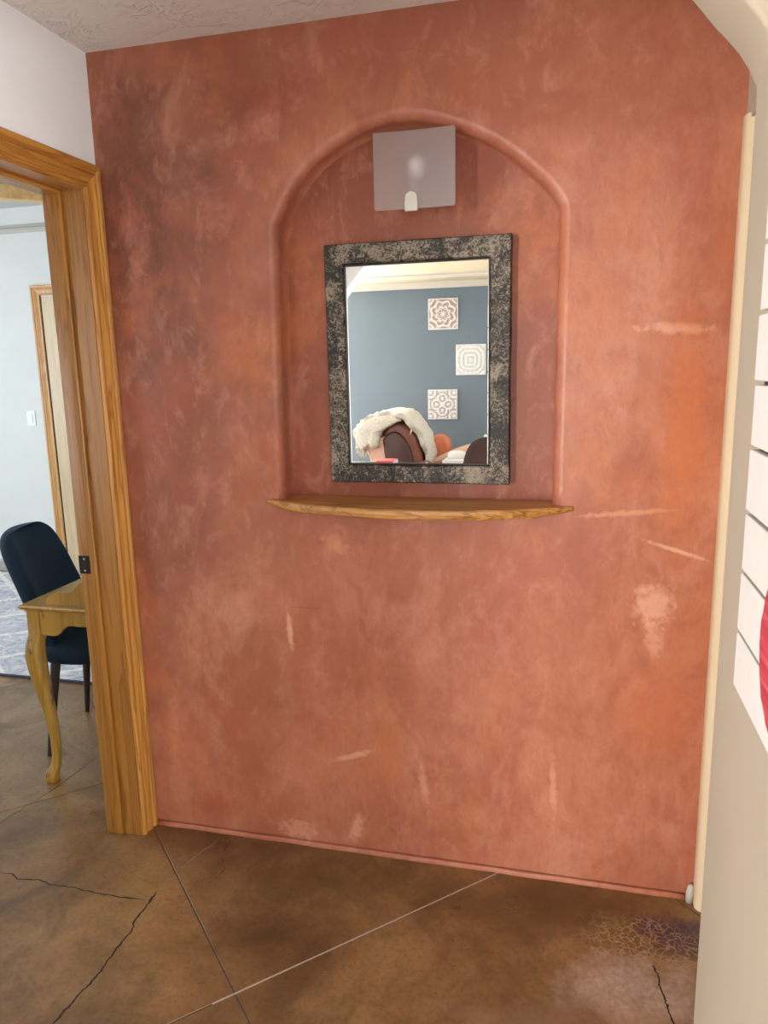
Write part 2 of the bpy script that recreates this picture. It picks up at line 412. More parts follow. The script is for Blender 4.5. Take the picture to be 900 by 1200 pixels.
def link(name, bm, mat, parent=None, smooth=False, angle=None):
    base = Vector((0, 0, 0))
    if parent is not None:
        q = parent
        while q is not None:
            base += q.location; q = q.parent
    if base.length: bmesh.ops.translate(bm, verts=bm.verts[:], vec=-base)
    me = bpy.data.meshes.new(name); bm.to_mesh(me); bm.free()
    for mm in (mat if isinstance(mat, (list, tuple)) else [mat]): me.materials.append(mm)
    if smooth:
        for p in me.polygons: p.use_smooth = True
        if angle is not None: me.set_sharp_from_angle(angle=angle)
    o = bpy.data.objects.new(name, me); C.objects.link(o)
    if parent is not None: o.parent = parent
    return o
def tag(o, label=None, cat=None, group=None, kind=None):
    if label: o['label'] = label
    if cat: o['category'] = cat
    if group: o['group'] = group
    if kind: o['kind'] = kind
    return o
def thing(name, label, cat, loc=(0, 0, 0), group=None, kind=None):
    o = bpy.data.objects.new(name, None); C.objects.link(o); o.location = loc; o.empty_display_size = .1
    return tag(o, label, cat, group, kind)
def struct(name, bm, mat, label, cat, **kw):
    return tag(link(name, bm, mat, **kw), label, cat, None, 'structure')
def A(x): return math.radians(x)

# ------------------------------------------------------------------ terracotta wall with the arched niche
H, WR, ND, BR = 2.44, 1.753, .09, .028
arch = [(.556, 1.936), (.590, 1.995), (.624, 2.043), (.69, 2.103), (.82, 2.163), (.95, 2.177), (1.105, 2.127), (1.206, 2.066), (1.297, 1.985), (1.333, 1.933)]
NZ = 1.148
left = [(.541 + .015 * (z - NZ) / (1.936 - NZ), z) for z in [NZ + (1.936 - NZ) * i / 14 for i in range(14)]]
right = [(1.333 - .003 * i / 14, 1.933 - (1.933 - NZ) * i / 14) for i in range(1, 15)]
outline = left + catmull(arch, 6) + right
nrm = []
for i, p in enumerate(outline):
    a, b = Vector(outline[max(i - 1, 0)]), Vector(outline[min(i + 1, len(outline) - 1)])
    d = (b - a).normalized(); nrm.append(Vector((-d.y, d.x)))
nrm[0] = Vector((-1, 0)); nrm[-1] = Vector((1, 0))
bm = bmesh.new()
rings = []
for k in range(7):
    th = k / 6 * PI / 2
    o_, y_ = BR * (1 - math.sin(th)), BR * (1 - math.cos(th))
    rings.append([bm.verts.new((p[0] + n.x * o_, y_, p[1] + n.y * o_)) for p, n in zip(outline, nrm)])
rings.append([bm.verts.new((p[0], ND, p[1])) for p in outline])
for a, b in zip(rings, rings[1:]):
    for i in range(len(a) - 1): bm.faces.new((a[i], a[i + 1], b[i + 1], b[i]))
    bm.faces.new((a[-1], a[0], b[0], b[-1]))                       # niche floor strip
for f in bm.faces: f.smooth = True
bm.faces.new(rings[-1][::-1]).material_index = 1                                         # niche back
edge = [bm.edges.get((rings[0][i], rings[0][(i + 1) % len(rings[0])])) for i in range(len(rings[0]))]
rect = [bm.verts.new(p) for p in ((0, 0, 0), (0, 0, H), (WR + .03, 0, H), (WR + .03, 0, 0))]
edge += [bm.edges.new((rect[i], rect[(i + 1) % 4])) for i in range(4)]
bmesh.ops.triangle_fill(bm, edges=edge, use_beauty=True, use_dissolve=False)
bmesh.ops.recalc_face_normals(bm, faces=bm.faces[:])
wall = struct('wall_back', bm, [M['red'], M['niche_shaded']], 'terracotta plaster wall with a round-edged arched niche', 'wall')
lip = bmesh.new()
pr = [(0, 0), (-.004, .016), (-.008, .010), (-.011, .002), (-.011, -.004), (0, -.004)]
rings = []
for i in range(40):
    x = .018 + (WR - .03) * i / 39
    rings.append([Vector((x, y * (1 + .35 * noise.noise((x * 9, 0, 0))), z)) for y, z in pr])
loft(lip, rings)
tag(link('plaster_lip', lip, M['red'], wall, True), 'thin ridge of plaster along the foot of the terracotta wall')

# ------------------------------------------------------------------ floor: stained slabs parted by diagonal saw cuts
bm = bmesh.new(); box(bm, (-4.3, -6.7, -.08), (3.6, 3.0, -.003))
floor = struct('floor', bm, M['groove'], 'brown acid-stained concrete floor with diagonal saw cuts and cracks', 'floor')
def clip(poly, a, b, c):            # keep a*x+b*y<=c
    out = []
    for i in range(len(poly)):
        p, q = poly[i], poly[(i + 1) % len(poly)]
        dp, dq = a * p[0] + b * p[1] - c, a * q[0] + b * q[1] - c
        if dp <= 0: out.append(p)
        if dp * dq < 0:
            t = dp / (dp - dq); out.append((p[0] + (q[0] - p[0]) * t, p[1] + (q[1] - p[1]) * t))
    return out
SP, G = 1.71, .003
for i in range(-6, 4):
    for j in range(-4, 6):
        u0, u1 = -.015 + SP * i, -.015 + SP * (i + 1)
        w0, w1 = -1.2 + SP * j, -1.2 + SP * (j + 1)
        poly = [(-4.2, -6.55), (3.45, -6.55), (3.45, 2.82), (-4.2, 2.82)]
        for a, b, c in ((1, 1, u1 - G), (-1, -1, -u0 - G), (-1, 1, w1 - G), (1, -1, -w0 - G)):
            poly = clip(poly, a, b, c)
            if len(poly) < 3: break
        if len(poly) < 3: continue
        cx, cy = sum(p[0] for p in poly) / len(poly), sum(p[1] for p in poly) / len(poly)
        inset = [(x + (cx - x) * .0015, y + (cy - y) * .0015, 0.0) for x, y in poly]
        b_ = bmesh.new()
        loft(b_, [[Vector((x, y, -.0029)) for x, y in poly], [Vector((x, y, -.0010)) for x, y in poly], [Vector(p) for p in inset]])
        link('concrete_slab', b_, M['concrete'], floor)
b_ = bmesh.new()
u = Vector((1, 1, 0)).normalized(); q = Vector((1, -1, 0)).normalized() * .0027
a_, e_ = Vector((.55, -.65, -.0006)), Vector((1.2, 0, -.0006))
b_.faces.new([b_.verts.new(p) for p in (a_ - q, a_ + q, e_ + q, e_ - q)])
tag(link('joint_filler', b_, plain('pale_joint_filler', (.42, .36, .31), .8), floor), 'pale grey filler in the saw cut that meets the wall')
def crack(pts, w, mat, seed, label):
    P = []
    for a, b in zip(pts, pts[1:]):
        for k in range(5):
            t = k / 5; P.append(Vector((a[0] + (b[0] - a[0]) * t, a[1] + (b[1] - a[1]) * t, 0)))
    P.append(Vector((*pts[-1], 0)))
    b_ = bmesh.new(); prev = None
    for i, p in enumerate(P):
        d = (P[min(i + 1, len(P) - 1)] - P[max(i - 1, 0)]).normalized(); s = Vector((-d.y, d.x, 0))
        q = p + s * .006 * noise.noise((i * .7, seed, 0))
        ww = w * (.55 + .9 * abs(noise.noise((i * .9, seed, 5)))) * min(1, .3 + min(i, len(P) - 1 - i) * .25)
        cur = [b_.verts.new(q + s * ww + Vector((0, 0, .0003))), b_.verts.new(q + Vector((0, 0, .0007))), b_.verts.new(q - s * ww + Vector((0, 0, .0003)))]
        if prev:
            for k in range(2): b_.faces.new((prev[k], prev[k + 1], cur[k + 1], cur[k]))
        prev = cur
    tag(link('floor_crack', b_, mat, floor), label)
crack([(-.336, -.347), (-.293, -.342), (-.262, -.36), (-.194, -.348), (-.139, -.36), (-.082, -.355), (.012, -.361), (.1, -.361), (.188, -.356)], .0026, M['crack'], 1, 'jagged dark crack running in from the doorway')
crack([(.197, -.313), (.2, -.357), (.201, -.386), (.2, -.442), (.214, -.473), (.21, -.529), (.214, -.598), (.214, -.655), (.207, -.692), (.204, -.738), (.199, -.789), (.199, -.9), (.21, -1.2)], .0036, M['crack'], 2, 'wider jagged dark crack running towards the viewer')
crack([(.208, -.227), (.234, -.137), (.267, -.034)], .0022, M['crack_pale'], 3, 'pale filled crack by the foot of the wall')
crack([(1.62, -.28), (1.621, -.297), (1.629, -.32), (1.628, -.348), (1.632, -.368), (1.639, -.398), (1.641, -.427), (1.65, -.457), (1.656, -.479), (1.67, -.56)], .0028, M['crack'], 4, 'short dark crack in the stained patch at right')
crack([(-.56, -.2), (-.53, -.124), (-.514, -.015), (-.49, .092), (-.472, .351)], .0018, M['crack'], 5, 'thin dark crack in front of the yellow desk')

# ------------------------------------------------------------------ hall shell
JX, DY0, DY1, DZ = -.126, -.069, -.96, 2.068      # doorway through the left wall
bm = bmesh.new()
box(bm, (JX, DY0, 0), (0, 2.82, H)); box(bm, (JX, DY1, DZ), (0, DY0, 2.75)); box(bm, (JX, -2.41, 0), (0, DY1, 2.75)); box(bm, (JX, DY0, H), (0, 2.82, 2.75))
struct('wall_left', bm, M['white_wall'], 'white wall above and beside the pine-cased doorway', 'wall')
bm = bmesh.new(); box(bm, (0, -2.4, H), (3.5, 0.12, H + .05))
struct('ceiling', bm, M['ceil'], 'pinkish beige skip-trowel textured ceiling of the hall', 'ceiling')
# right side: recessed wall by the terracotta wall, then the nearer wall with an arched end
bm = bmesh.new(); box(bm, (1.782, -.70, 0), (1.9, 0.12, 2.09)); box(bm, (1.761, -.70, 2.09), (1.9, 0.12, H))
struct('wall_right_recess', bm, M['cream'], 'narrow cream wall recess at the right end of the terracotta wall', 'wall')
bd = bmesh.new()
prof = [(1.794, 0), (1.754, 0), (1.752, -.014)] + [(1.773 + .021 * math.cos(A(a)), -.033 + .021 * math.sin(A(a))) for a in range(170, 391, 20)] + [(1.794, -.024)]
loft(bd, [[Vector((x, y, z)) for x, y in prof] for z in (0.0, .5, 1.0, 1.5, 2.09, 2.10)])
struct('trim_1', bd, M['bead'], 'round cream corner bead beside the terracotta wall', 'trim', smooth=True, angle=A(50))
CX, CY, CB = 1.641, -.70, .022                     # near wall face, its far corner, bead radius
bm = bmesh.new()
cr = [(CX + CB - CB * math.cos(A(a)), CY - CB + CB * math.sin(A(a))) for a in range(0, 91, 15)]
foot = cr + [(3.50, CY), (3.50, -1.30), (CX, -1.30)]
loft(bm, [[Vector((x, y, 0)) for x, y in foot], [Vector((x, y, H)) for x, y in foot]])
struct('wall_right', bm, M['cream'], 'near cream wall with round corner that carries the white board sign', 'wall', smooth=True, angle=A(40))
def archhead(name, y0, y1, xl, xr, zs, zt, pts_r, pts_l, label, mat):
    """header across an opening with curved corners; curve points run from jamb to head"""
    under = ([(xl, zs)] if zs else [(xl, pts_l[0][1])]) + pts_l + pts_r[::-1] + [(xr, min(zs, pts_r[0][1]) if zs and xr < 3 else pts_r[0][1] - (.03 if xr < 3 else 0))]
    poly = [Vector((x, 0, z)) for x, z in under] + [Vector((xr, 0, zt)), Vector((xl, 0, zt))]
    e = .008
    b_ = bmesh.new()
    n = len(under)
    def shift(d):
        out = []
        for i, p in enumerate(poly):
            q = p.copy()
            if i < n:
                a, b = poly[max(i - 1, 0)], poly[min(i + 1, n - 1)]
                t = (b - a).normalized(); q += Vector((-t.z, 0, t.x)) * d
            out.append(q)
        return out
    rings = []
    for k in range(5):
        th = k / 4 * PI / 2
        rings.append([p + Vector((0, y0 + e * (1 - math.sin(th)), 0)) for p in shift(e * (1 - math.cos(th)))][:])
    rings = rings[::-1]
    rings2 = [[Vector((p.x, y1 + y0 - p.y, p.z)) for p in r] for r in rings[::-1]]
    loft(b_, rings + rings2)
    return struct(name, b_, mat, label, 'archway', smooth=True, angle=A(50))
curve_r = [(1.652, 1.915), (1.648, 1.935), (1.641, 1.957), (1.630, 1.980), (1.615, 2.003), (1.598, 2.023), (1.576, 2.047), (1.545, 2.085), (1.49, 2.142), (1.40, 2.215), (1.28, 2.27), (1.12, 2.315)]
bm_l = [(.0, 2.32), (.3, 2.32)]
archhead('arch_front', -.84, -.70, -.02, 1.66, None, H + .02, curve_r, bm_l, 'cream arched header in front of the terracotta wall, upper right', M['cream'])
curve_r2 = [(3.40, 2.215), (3.0, 2.215)]
curve_l2 = [(-.055, 1.93), (-.025, 1.975), (.02, 2.03), (.07, 2.09), (.125, 2.15), (.19, 2.20), (.28, 2.215)]
archhead('arch_rear', -2.52, -2.4, -.065, 3.45, 1.92, 2.55, curve_r2, curve_l2, 'arched opening to the living room behind the viewer', M['white_wall'])

# ------------------------------------------------------------------ living room behind the viewer (seen in the mirror)
LZ = 2.47
def wall_with_window(name, axis, at, thick, span, top, win, mat, label):
    """wall slab along x (axis 0) or y (axis 1) with one window hole (a0,a1,z0,z1)"""
    b_ = bmesh.new(); a0, a1, z0, z1 = win
    for s0, s1, q0, q1 in ((span[0], a0, 0, top), (a1, span[1], 0, top), (a0, a1, 0, z0), (a0, a1, z1, top)):
        if axis == 0: box(b_, (s0, min(at, at + thick), q0), (s1, max(at, at + thick), q1))
        else: box(b_, (min(at, at + thick), s0, q0), (max(at, at + thick), s1, q1))
    return struct(name, b_, mat, label, 'wall')
wn = 0
def window(axis, at, win, label):
    global wn
    wn += 1
    a0, a1, z0, z1 = win
    def bx(s0, s1, q0, q1, d0, d1):
        return B((s0, at + d0, q0), (s1, at + d1, q1)) if axis == 0 else B((at + d0, s0, q0), (at + d1, s1, q1))
    w = thing('window_%d' % wn, label, 'window', kind='structure')
    f = .05
    for r in ((a0, a1, z0, z0 + f), (a0, a1, z1 - f, z1), (a0, a0 + f, z0 + f, z1 - f), (a1 - f, a1, z0 + f, z1 - f), ((a0 + a1) / 2 - .02, (a0 + a1) / 2 + .02, z0 + f, z1 - f)):
        link('window_frame', bx(*r, -.03, .03), M['trim_white'], w)
    link('pane', bx(a0 + f, a1 - f, z0 + f, z1 - f, -.003, .003), M['glass'], w)
wall_with_window('wall_living_back', 0, -6.5, -.1, (-2.3, 1.3), LZ, (-2.22, -1.38, .45, 2.25), M['blue'], 'slate blue living room wall, seen in the mirror')
window(0, -6.55, (-2.22, -1.38, .45, 2.25), 'narrow white window at the end of the slate blue wall, unseen, added to light the hall')
struct('wall_living_right', B((.9, -6.6, 0), (1.0, -3.4, LZ)), M['white_wall'], 'plain white living room wall', 'wall')
wall_with_window('wall_foyer_right', 1, 3.4, .1, (-3.4, -1.2), LZ, (-3.17, -2.13, .45, 2.25), M['white_wall'], 'white entry wall with an added window, to the right of the viewer')
window(1, 3.45, (-3.17, -2.13, .45, 2.25), 'white entry window to the right of the viewer, unseen, added to light the left wall')
wall_with_window('wall_foyer_rear', 0, -3.3, -.1, (.9, 3.5), LZ, (.98, 2.06, .2, 2.27), M['white_wall'], 'white entry wall with a tall window behind the viewer')
wall_with_window('wall_living_left', 1, -2.3, -.1, (-6.6, -2.4), LZ, (-6.0, -3.8, .6, 2.33), M['white_wall'], 'white living room window wall')
window(1, -2.35, (-6.0, -3.8, .6, 2.33), 'wide white living room window in the white wall')
window(0, -3.35, (.98, 2.06, .2, 2.27), 'tall entry window behind the viewer')
bm = bmesh.new(); box(bm, (-2.3, -2.52, 0), (-.06, -2.4, LZ)); box(bm, (-.1, -2.52, 2.5), (3.5, -2.4, 2.8))
struct('wall_living_front', bm, M['white_wall'], 'white wall around the rear arched opening', 'wall')
struct('ceiling.001', B((-2.4, -6.6, LZ), (3.5, -2.4, LZ + .05)), M['tan'], 'tan living room ceiling, seen in the mirror', 'ceiling')
def strip(name, prof, x0, x1, mat, label, cat='trim'):
    b_ = bmesh.new(); loft(b_, [[Vector((x, y, z)) for y, z in prof] for x in (x0, x1)])
    return struct(name, b_, mat, label, cat)
strip('trim_2', [(-6.5, 2.40), (-6.485, 2.40), (-6.482, 2.412), (-6.47, 2.42), (-6.45, 2.45), (-6.44, 2.455), (-6.435, LZ), (-6.5, LZ)], -2.3, 3.4, M['trim_white'], 'cream crown moulding above the slate blue wall')
strip('trim_3', [(-5.86, LZ), (-5.86, LZ - .02), (-5.84, LZ - .03), (-5.80, LZ - .03), (-5.79, LZ - .018), (-5.74, LZ - .018), (-5.73, LZ)], -2.3, 3.4, M['trim_white'], 'flat white moulding across the tan ceiling')

# embossed wall tiles
def wall_tile(loc, size, hollow_mat, kind, label):
    t = thing('wall_tile', label, 'wall tile', loc, 'square embossed tiles on the slate blue wall')
    s = size / 2
    x, y, z = loc
    slab = B((x - s, y, z - s), (x + s, y + .018, z + s), .003)
    link('tile_body', slab, M['tile_white'], t)
    b_ = bmesh.new(); n = 72; V = []
    for i in range(n + 1):
        row = []
        for j in range(n + 1):
            u, w = -1 + 2 * i / n, -1 + 2 * j / n
            r, a = math.hypot(u, w), math.atan2(w, u)
            if kind == 0: h = math.sin(r * 17 + 1.2 * math.cos(8 * a)) * (.6 + .4 * math.cos(8 * a + r * 9))
            elif kind == 1: h = math.sin(r * 21 + 1.0 * math.cos(4 * a) + .6 * math.cos(16 * a) * r) + .45 + .3 * math.cos(16 * a) * (r > .35)
            else: h = math.sin(24 * min(math.hypot(abs(u) - .42, w), math.hypot(u, abs(w) - .42), math.hypot(abs(u) - .85, abs(w) - .85))) * .8 + .35 * math.cos(12 * a) + .2
            row.append(b_.verts.new((x + u * s * .93, y + .019 + .004 * max(-1, min(1, h)) + .002, z + w * s * .93)))
        V.append(row)
    for i in range(n):
        for j in range(n):
            f = b_.faces.new((V[i][j], V[i + 1][j], V[i + 1][j + 1], V[i][j + 1]))
            hm = sum(v.co.y for v in f.verts) / 4 - y - .021
            f.material_index = 1 if hm < .0006 else 0  # low parts of the relief take the tinted material
    bmesh.ops.reverse_faces(b_, faces=b_.faces[:])
    link('relief', b_, [M['tile_white'], hollow_mat], t)
wall_tile((-.092, -6.5, 2.113), .345, M['tile_pink'], 0, 'rose-tinted embossed medallion tile, the highest of the three on the blue wall')
wall_tile((.225, -6.5, 1.595), .345, M['tile_mint'], 1, 'whitest embossed tile, the middle one set off to the right on the blue wall')
wall_tile((-.104, -6.5, 1.09), .345, M['tile_grey'], 2, 'greyish white embossed tile, the lowest of the three on the blue wall')

# recliner, facing +x, seen from its side in the mirror
rc = thing('recliner', 'brown leather recliner with a shaggy throw over its back, seen in the mirror', 'recliner', (-.3, -5.6, 0))
def xz(pts, y0, y1, bev=.03, k=4, seg=2):
    P = catmull([*pts, pts[0]], k)[:-1]
    b_ = prism([(x, y0, z) for x, z in P], (0, y1 - y0, 0))
    if bev:
        es = [e for e in b_.edges if abs(e.verts[0].co.y - e.verts[1].co.y) < 1e-6]
        bmesh.ops.bevel(b_, geom=es, offset=bev, segments=seg, affect='EDGES', profile=.5)
    return b_
link('side_wing', xz([(-.53, .80), (-.46, .865), (-.38, .87), (-.30, .80), (-.235, .66), (-.215, .48), (-.23, .30), (-.42, .28), (-.49, .45), (-.515, .65)], -5.36, -5.28, .02), M['leather_dark'], rc, True, A(60))
link('backrest', xz([(-.56, .86), (-.50, .95), (-.38, .985), (-.27, .93), (-.185, .80), (-.14, .62), (-.13, .46), (-.24, .38), (-.42, .45), (-.52, .68)], -5.86, -5.34, .06, seg=4), M['leather'], rc, True, A(60))
link('back_shell', xz([(-.72, .80), (-.56, .82), (-.46, .80), (-.42, .55), (-.40, .30), (-.62, .28), (-.66, .50)], -5.84, -5.30, .02), M['leather_tan'], rc, True, A(60))
link('seat', xz([(-.42, .45), (-.10, .47), (.12, .46), (.16, .38), (.10, .30), (-.42, .28)], -5.82, -5.38, .05, seg=3), M['leather'], rc, True, A(60))
link('armrest', xz([(-.20, .70), (-.12, .775), (.0, .79), (.065, .74), (.08, .62), (.06, .40), (-.20, .40)], -6.02, -5.87, .045, seg=4), M['leather_orange'], rc, True, A(60))
link('armrest', xz([(-.30, .50), (-.20, .56), (-.05, .58), (-.02, .50), (-.06, .36), (-.28, .34)], -5.36, -5.26, .03, seg=3), M['leather'], rc, True, A(60))
link('footrest', xz([(-.22, .50), (-.05, .56), (.12, .64), (.28, .695), (.38, .71), (.42, .66), (.38, .61), (.20, .565), (.0, .49), (-.14, .45)], -5.86, -5.62, .03, seg=3), M['leather_tan'], rc, True, A(60))
bm = B((-.45, -5.80, .10), (.06, -5.40, .30), .03); link('base_box', bm, M['leather_dark'], rc, True, A(40))
for sx in (-.40, .0):
    for sy in (-5.75, -5.45):
        b_ = bmesh.new(); tube(b_, [(sx, sy, 0), (sx, sy, .11)], [.02, .026]); link('leg', b_, M['darkwood'], rc, True, A(40))

# shaggy throw draped over it
def throw():
    b_ = bmesh.new()
    path = catmull([(-.745, .70), (-.79, .80), (-.79, .90), (-.70, .99), (-.58, 1.045), (-.44, 1.06), (-.31, 1.03), (-.21, .93), (-.13, .78), (-.09, .62), (-.085, .54)], 6)
    rings = []
    m = len(path)
    for i, (x, z) in enumerate(path):
        a, b = Vector(path[max(i - 1, 0)]), Vector(path[min(i + 1, m - 1)])
        d = (b - a).normalized(); nx, nz = -d.y, d.x
        th = .075 - .035 * i / m
        y0, y1 = -5.90 + .03 * math.sin(i * .5), -5.26 + .025 * math.sin(i * .8) - max(0, (i / m - .62)) * .55
        ring = []
        K = 18
        for k in range(K + 1): ring.append(Vector((x + nx * th * .5, y0 + (y1 - y0) * k / K, z + nz * th * .5)))
        for k in range(K, -1, -1): ring.append(Vector((x - nx * th * .5, y0 + (y1 - y0) * k / K, z - nz * th * .5)))
        rings.append(ring)
    loft(b_, rings)
    flap = catmull([(-.745, .68), (-.805, .78), (-.80, .90), (-.72, .99), (-.58, 1.04), (-.44, 1.05), (-.34, 1.0), (-.42, .955), (-.52, .90), (-.56, .82), (-.57, .73), (-.62, .71), (-.68, .745)], 4)[:-1]
    c0 = Vector((-.62, 0, .87))
    loft(b_, [[Vector((c0.x + (x - c0.x) * k, y, c0.z + (z - c0.z) * k)) for x, z in flap] for k, y in ((1, -5.34), (1.02, -5.27), (.97, -5.235), (.80, -5.215), (.5, -5.21), (.15, -5.208))])
    for v in b_.verts:
        v.co += noise.noise_vector(v.co * 22) * .016 + noise.noise_vector(v.co * 60) * .010
    o = tag(link('throw_blanket', b_, M['wool'], None, True), 'shaggy cream wool throw draped over the back of the brown recliner', 'blanket')
    f = bmesh.new()
    for k in range(260):
        i = random.choice([0, 0, 1, 2, 3, 4, random.randrange(m), m - 1])
        x, z = path[i]; y = random.choice([random.uniform(-5.9, -5.26), -5.255])
        p = Vector((x + random.uniform(-.03, .03), y, z + random.uniform(-.03, .03)))
        d = Vector((random.uniform(-.4, .2), random.uniform(-.1, .25), -1)).normalized()
        tube(f, [p, p + d * .03, p + d * random.uniform(.045, .075)], [.010, .009, .002], 5)
    tag(link('wool_tufts', f, M['wool'], o, True), 'hanging wool tufts', kind='stuff')
throw()

# white coffee table with a rounded box, pedestal, walnut chair, console with red book
t = thing('coffee_table', 'low white table between the recliner and the dark chair, in the mirror', 'table', (.36, -5.3, 0))
link('table_top', B((.14, -5.52, .585), (.62, -5.02, .62), .004), M['white_lac'], t)
for sx in (.17, .55):
    for sy in (-5.49, -5.09): link('leg', B((sx, sy, 0), (sx + .04, sy + .04, .585)), M['white_lac'], t)
bm = bmesh.new()
rings = []
for s, z in ((.86, .6205), (1, .635), (1, .655), (.9, .68), (.6, .695), (.15, .70)):
    rings.append([Vector((.255 + .092 * s * abs(math.cos(a)) ** .6 * math.copysign(1, math.cos(a)), -5.22 + .05 * s * abs(math.sin(a)) ** .6 * math.copysign(1, math.sin(a)), z + .02 * .0)) for a in [2 * PI * k / 24 for k in range(24)]])
loft(bm, rings)
tag(link('tissue_box', bm, M['white_lac'], None, True, A(50)), 'rounded white box lying on the low white table', 'box')
t = thing('side_pedestal', 'narrow white pedestal behind the low white table, by the dark chair', 'pedestal', (.47, -6.15, 0))
link('column', B((.42, -6.20, .03), (.52, -6.10, .77), .004), M['white_lac'], t)
link('plinth', B((.40, -6.22, 0), (.54, -6.08, .03), .004), M['white_lac'], t)
t = thing('dark_armchair', 'dark brown chair with a rounded back, cut off by the right edge of the mirror', 'chair', (.62, -4.75, 0))
ow = [(.40, .44), (.405, .62), (.43, .74), (.475, .825), (.54, .875), (.62, .89), (.70, .875), (.765, .825), (.81, .74), (.835, .62), (.84, .44)]
P = catmull(ow, 4)
inner = [(.62 + (x - .62) * .80, .44 + (z - .44) * .90) for x, z in P]
b_ = bmesh.new()
loft(b_, [[Vector((x, y, z)) for x, z in P] + [Vector((x, y, z)) for x, z in inner[::-1]] for y in (-4.62, -4.58)])
link('back_frame', b_, M['darkwood'], t, True, A(40))
b_ = prism([(x, -4.612, z) for x, z in inner], (0, .02, 0)); link('back_panel', b_, M['leather_dark'], t)
link('seat', B((.40, -5.04, .40), (.84, -4.60, .46), .02, 3), M['leather_dark'], t, True, A(40))
for sx in (.43, .81):
    for sy in (-5.0, -4.62):
        b_ = bmesh.new(); tube(b_, [(sx, sy, 0), (sx, sy, .41)], [.014, .022]); link('leg', b_, M['darkwood'], t, True, A(40))
t = thing('console_table', 'dark wood console table along the bottom of the mirror view', 'table', (-.25, -4.45, 0))
link('table_top', B((-.75, -4.62, .625), (.05, -4.30, .655), .004), M['darkwood'], t)
for sx in (-.73, .0):
    for sy in (-4.60, -4.35): link('leg', B((sx, sy, 0), (sx + .03, sy + .03, .625)), M['darkwood'], t)
t = thing('red_book', 'red covered book lying on the dark console table', 'book', (-.28, -4.46, .655))
link('cover', B((-.36, -4.55, .6555), (-.20, -4.36, .6955), .002), M['red_cloth'], t)
link('pages', B((-.358, -4.548, .660), (-.196, -4.362, .690)), M['white_lac'], t)

# ------------------------------------------------------------------ dining room shell
DX0, FY, DC = -4.1, 2.8, 2.72
struct('wall_far', B((DX0 - .1, FY, 0), (JX, FY + .1, 2.8)), M['dining'], 'pale far wall of the dining room with the light switch', 'wall')
wall_with_window('wall_dining_left', 1, DX0, -.1, (-2.5, 2.9), 2.8, (-.55, 1.75, .75, 2.35), M['dining'], 'pale dining room window wall')
window(1, DX0 - .05, (-.55, 1.75, .75, 2.35), 'wide white dining room window')
wall_with_window('wall_dining_near', 0, -2.3, -.1, (DX0, JX), 2.8, (-3.25, -1.55, .65, 2.15), M['dining'], 'pale near wall of the dining room')
window(0, -2.35, (-3.25, -1.55, .65, 2.15), 'white dining room window in the near wall')
struct('ceiling.002', B((DX0 - .1, -2.4, DC), (JX, FY + .1, DC + .05)), M['dining_ceiling'], 'grey dining room ceiling glimpsed through the doorway', 'ceiling')
def xstrip(name, prof, mat, label):
    strip(name, prof, DX0, JX, mat, label)
xstrip('trim_4', [(FY, 2.545), (FY - .012, 2.548), (FY - .014, 2.556), (FY - .022, 2.566), (FY - .022, 2.576), (FY - .012, 2.584), (FY - .010, 2.60), (FY, 2.604)], M['trim_white'], 'white picture rail high on the dining room wall')
strip('baseboard_far', [(FY, 0), (FY - .014, 0), (FY - .014, .08), (FY - .008, .092), (FY, .094)], DX0, -2.53, M['trim_white'], 'white baseboard of the dining room', 'baseboard')
# oak beam under the dining ceiling
d = Vector((.757, .653, 0)); n_ = Vector((.653, -.757, 0))
p0 = Vector((-2.75, 1.602, 0)); p1 = Vector((-1.42, 2.749, 0))
b_ = bmesh.new()
loft(b_, [[p + n_ * a + Vector((0, 0, z)) for a, z in ((0, 2.625), (0.0, 2.715), (-.10, 2.715), (-.10, 2.625))] for p in (p0, p1)])
bmesh.ops.bevel(b_, geom=b_.edges[:], offset=.004, segments=1, affect='EDGES')
struct('ceiling_beam', b_, M['oak_beam'], 'pale oak beam under the dining room ceiling', 'beam')

# casing profile: (across the width from the opening edge, thickness)
CP = [(0, 0), (0, .010), (.004, .013), (.010, .013), (.014, .009), (.022, .0095), (.034, .014), (.040, .017), (.046, .013), (.050, .013), (.056, .018), (.066, .019), (.070, .016), (.070, 0)]
def casing_leg(face, edge, sgn, z0, z1, along, mirror_=1):
    """vertical casing; face is the wall plane, edge the opening edge, sgn the way it widens; mitred at the top"""
    b_ = bmesh.new()
    rings = []
    for z in (z0, z1):
        r = []
        for w, t in CP:
            zz = z if z == z0 else z1 + w
            r.append(Vector((face + t * mirror_, edge + sgn * w, zz)) if along == 'y' else Vector((edge + sgn * w, face + t * mirror_, zz)))
        rings.append(r)
    loft(b_, rings); return b_
def casing_head(face, e0, e1, z, along, mirror_=1):
    b_ = bmesh.new(); rings = []
    lo, hi = min(e0, e1), max(e0, e1)
    for e, s in ((lo, -1), (hi, 1)):
        rings.append([Vector((face + t * mirror_, e + s * w, z + w)) if along == 'y' else Vector((e + s * w, face + t * mirror_, z + w)) for w, t in CP])
    loft(b_, rings); return b_
dr = thing('door_1', 'honey pine cased doorway at the left, into the dining room', 'doorway', (0, -.5, 0), kind='structure')
EY = DY0 - .005
tag(link('casing', casing_leg(0, EY + .0, 1, 0, DZ - .005, 'y'), M['pine_v'], dr, True, A(25)), 'grooved pine casing upright beside the terracotta wall')
link('casing', casing_leg(0, DY1 + .005, -1, 0, DZ - .005, 'y'), M['pine_v'], dr, True, A(25))
tag(link('casing_head', casing_head(0, EY, DY1 + .005, DZ - .005, 'y'), M['pine_y'], dr, True, A(25)), 'grooved pine casing across the head of the doorway')
link('casing', casing_leg(JX, EY, 1, 0, DZ - .005, 'y', -1), M['pine_v'], dr, True, A(25))
JT = .008
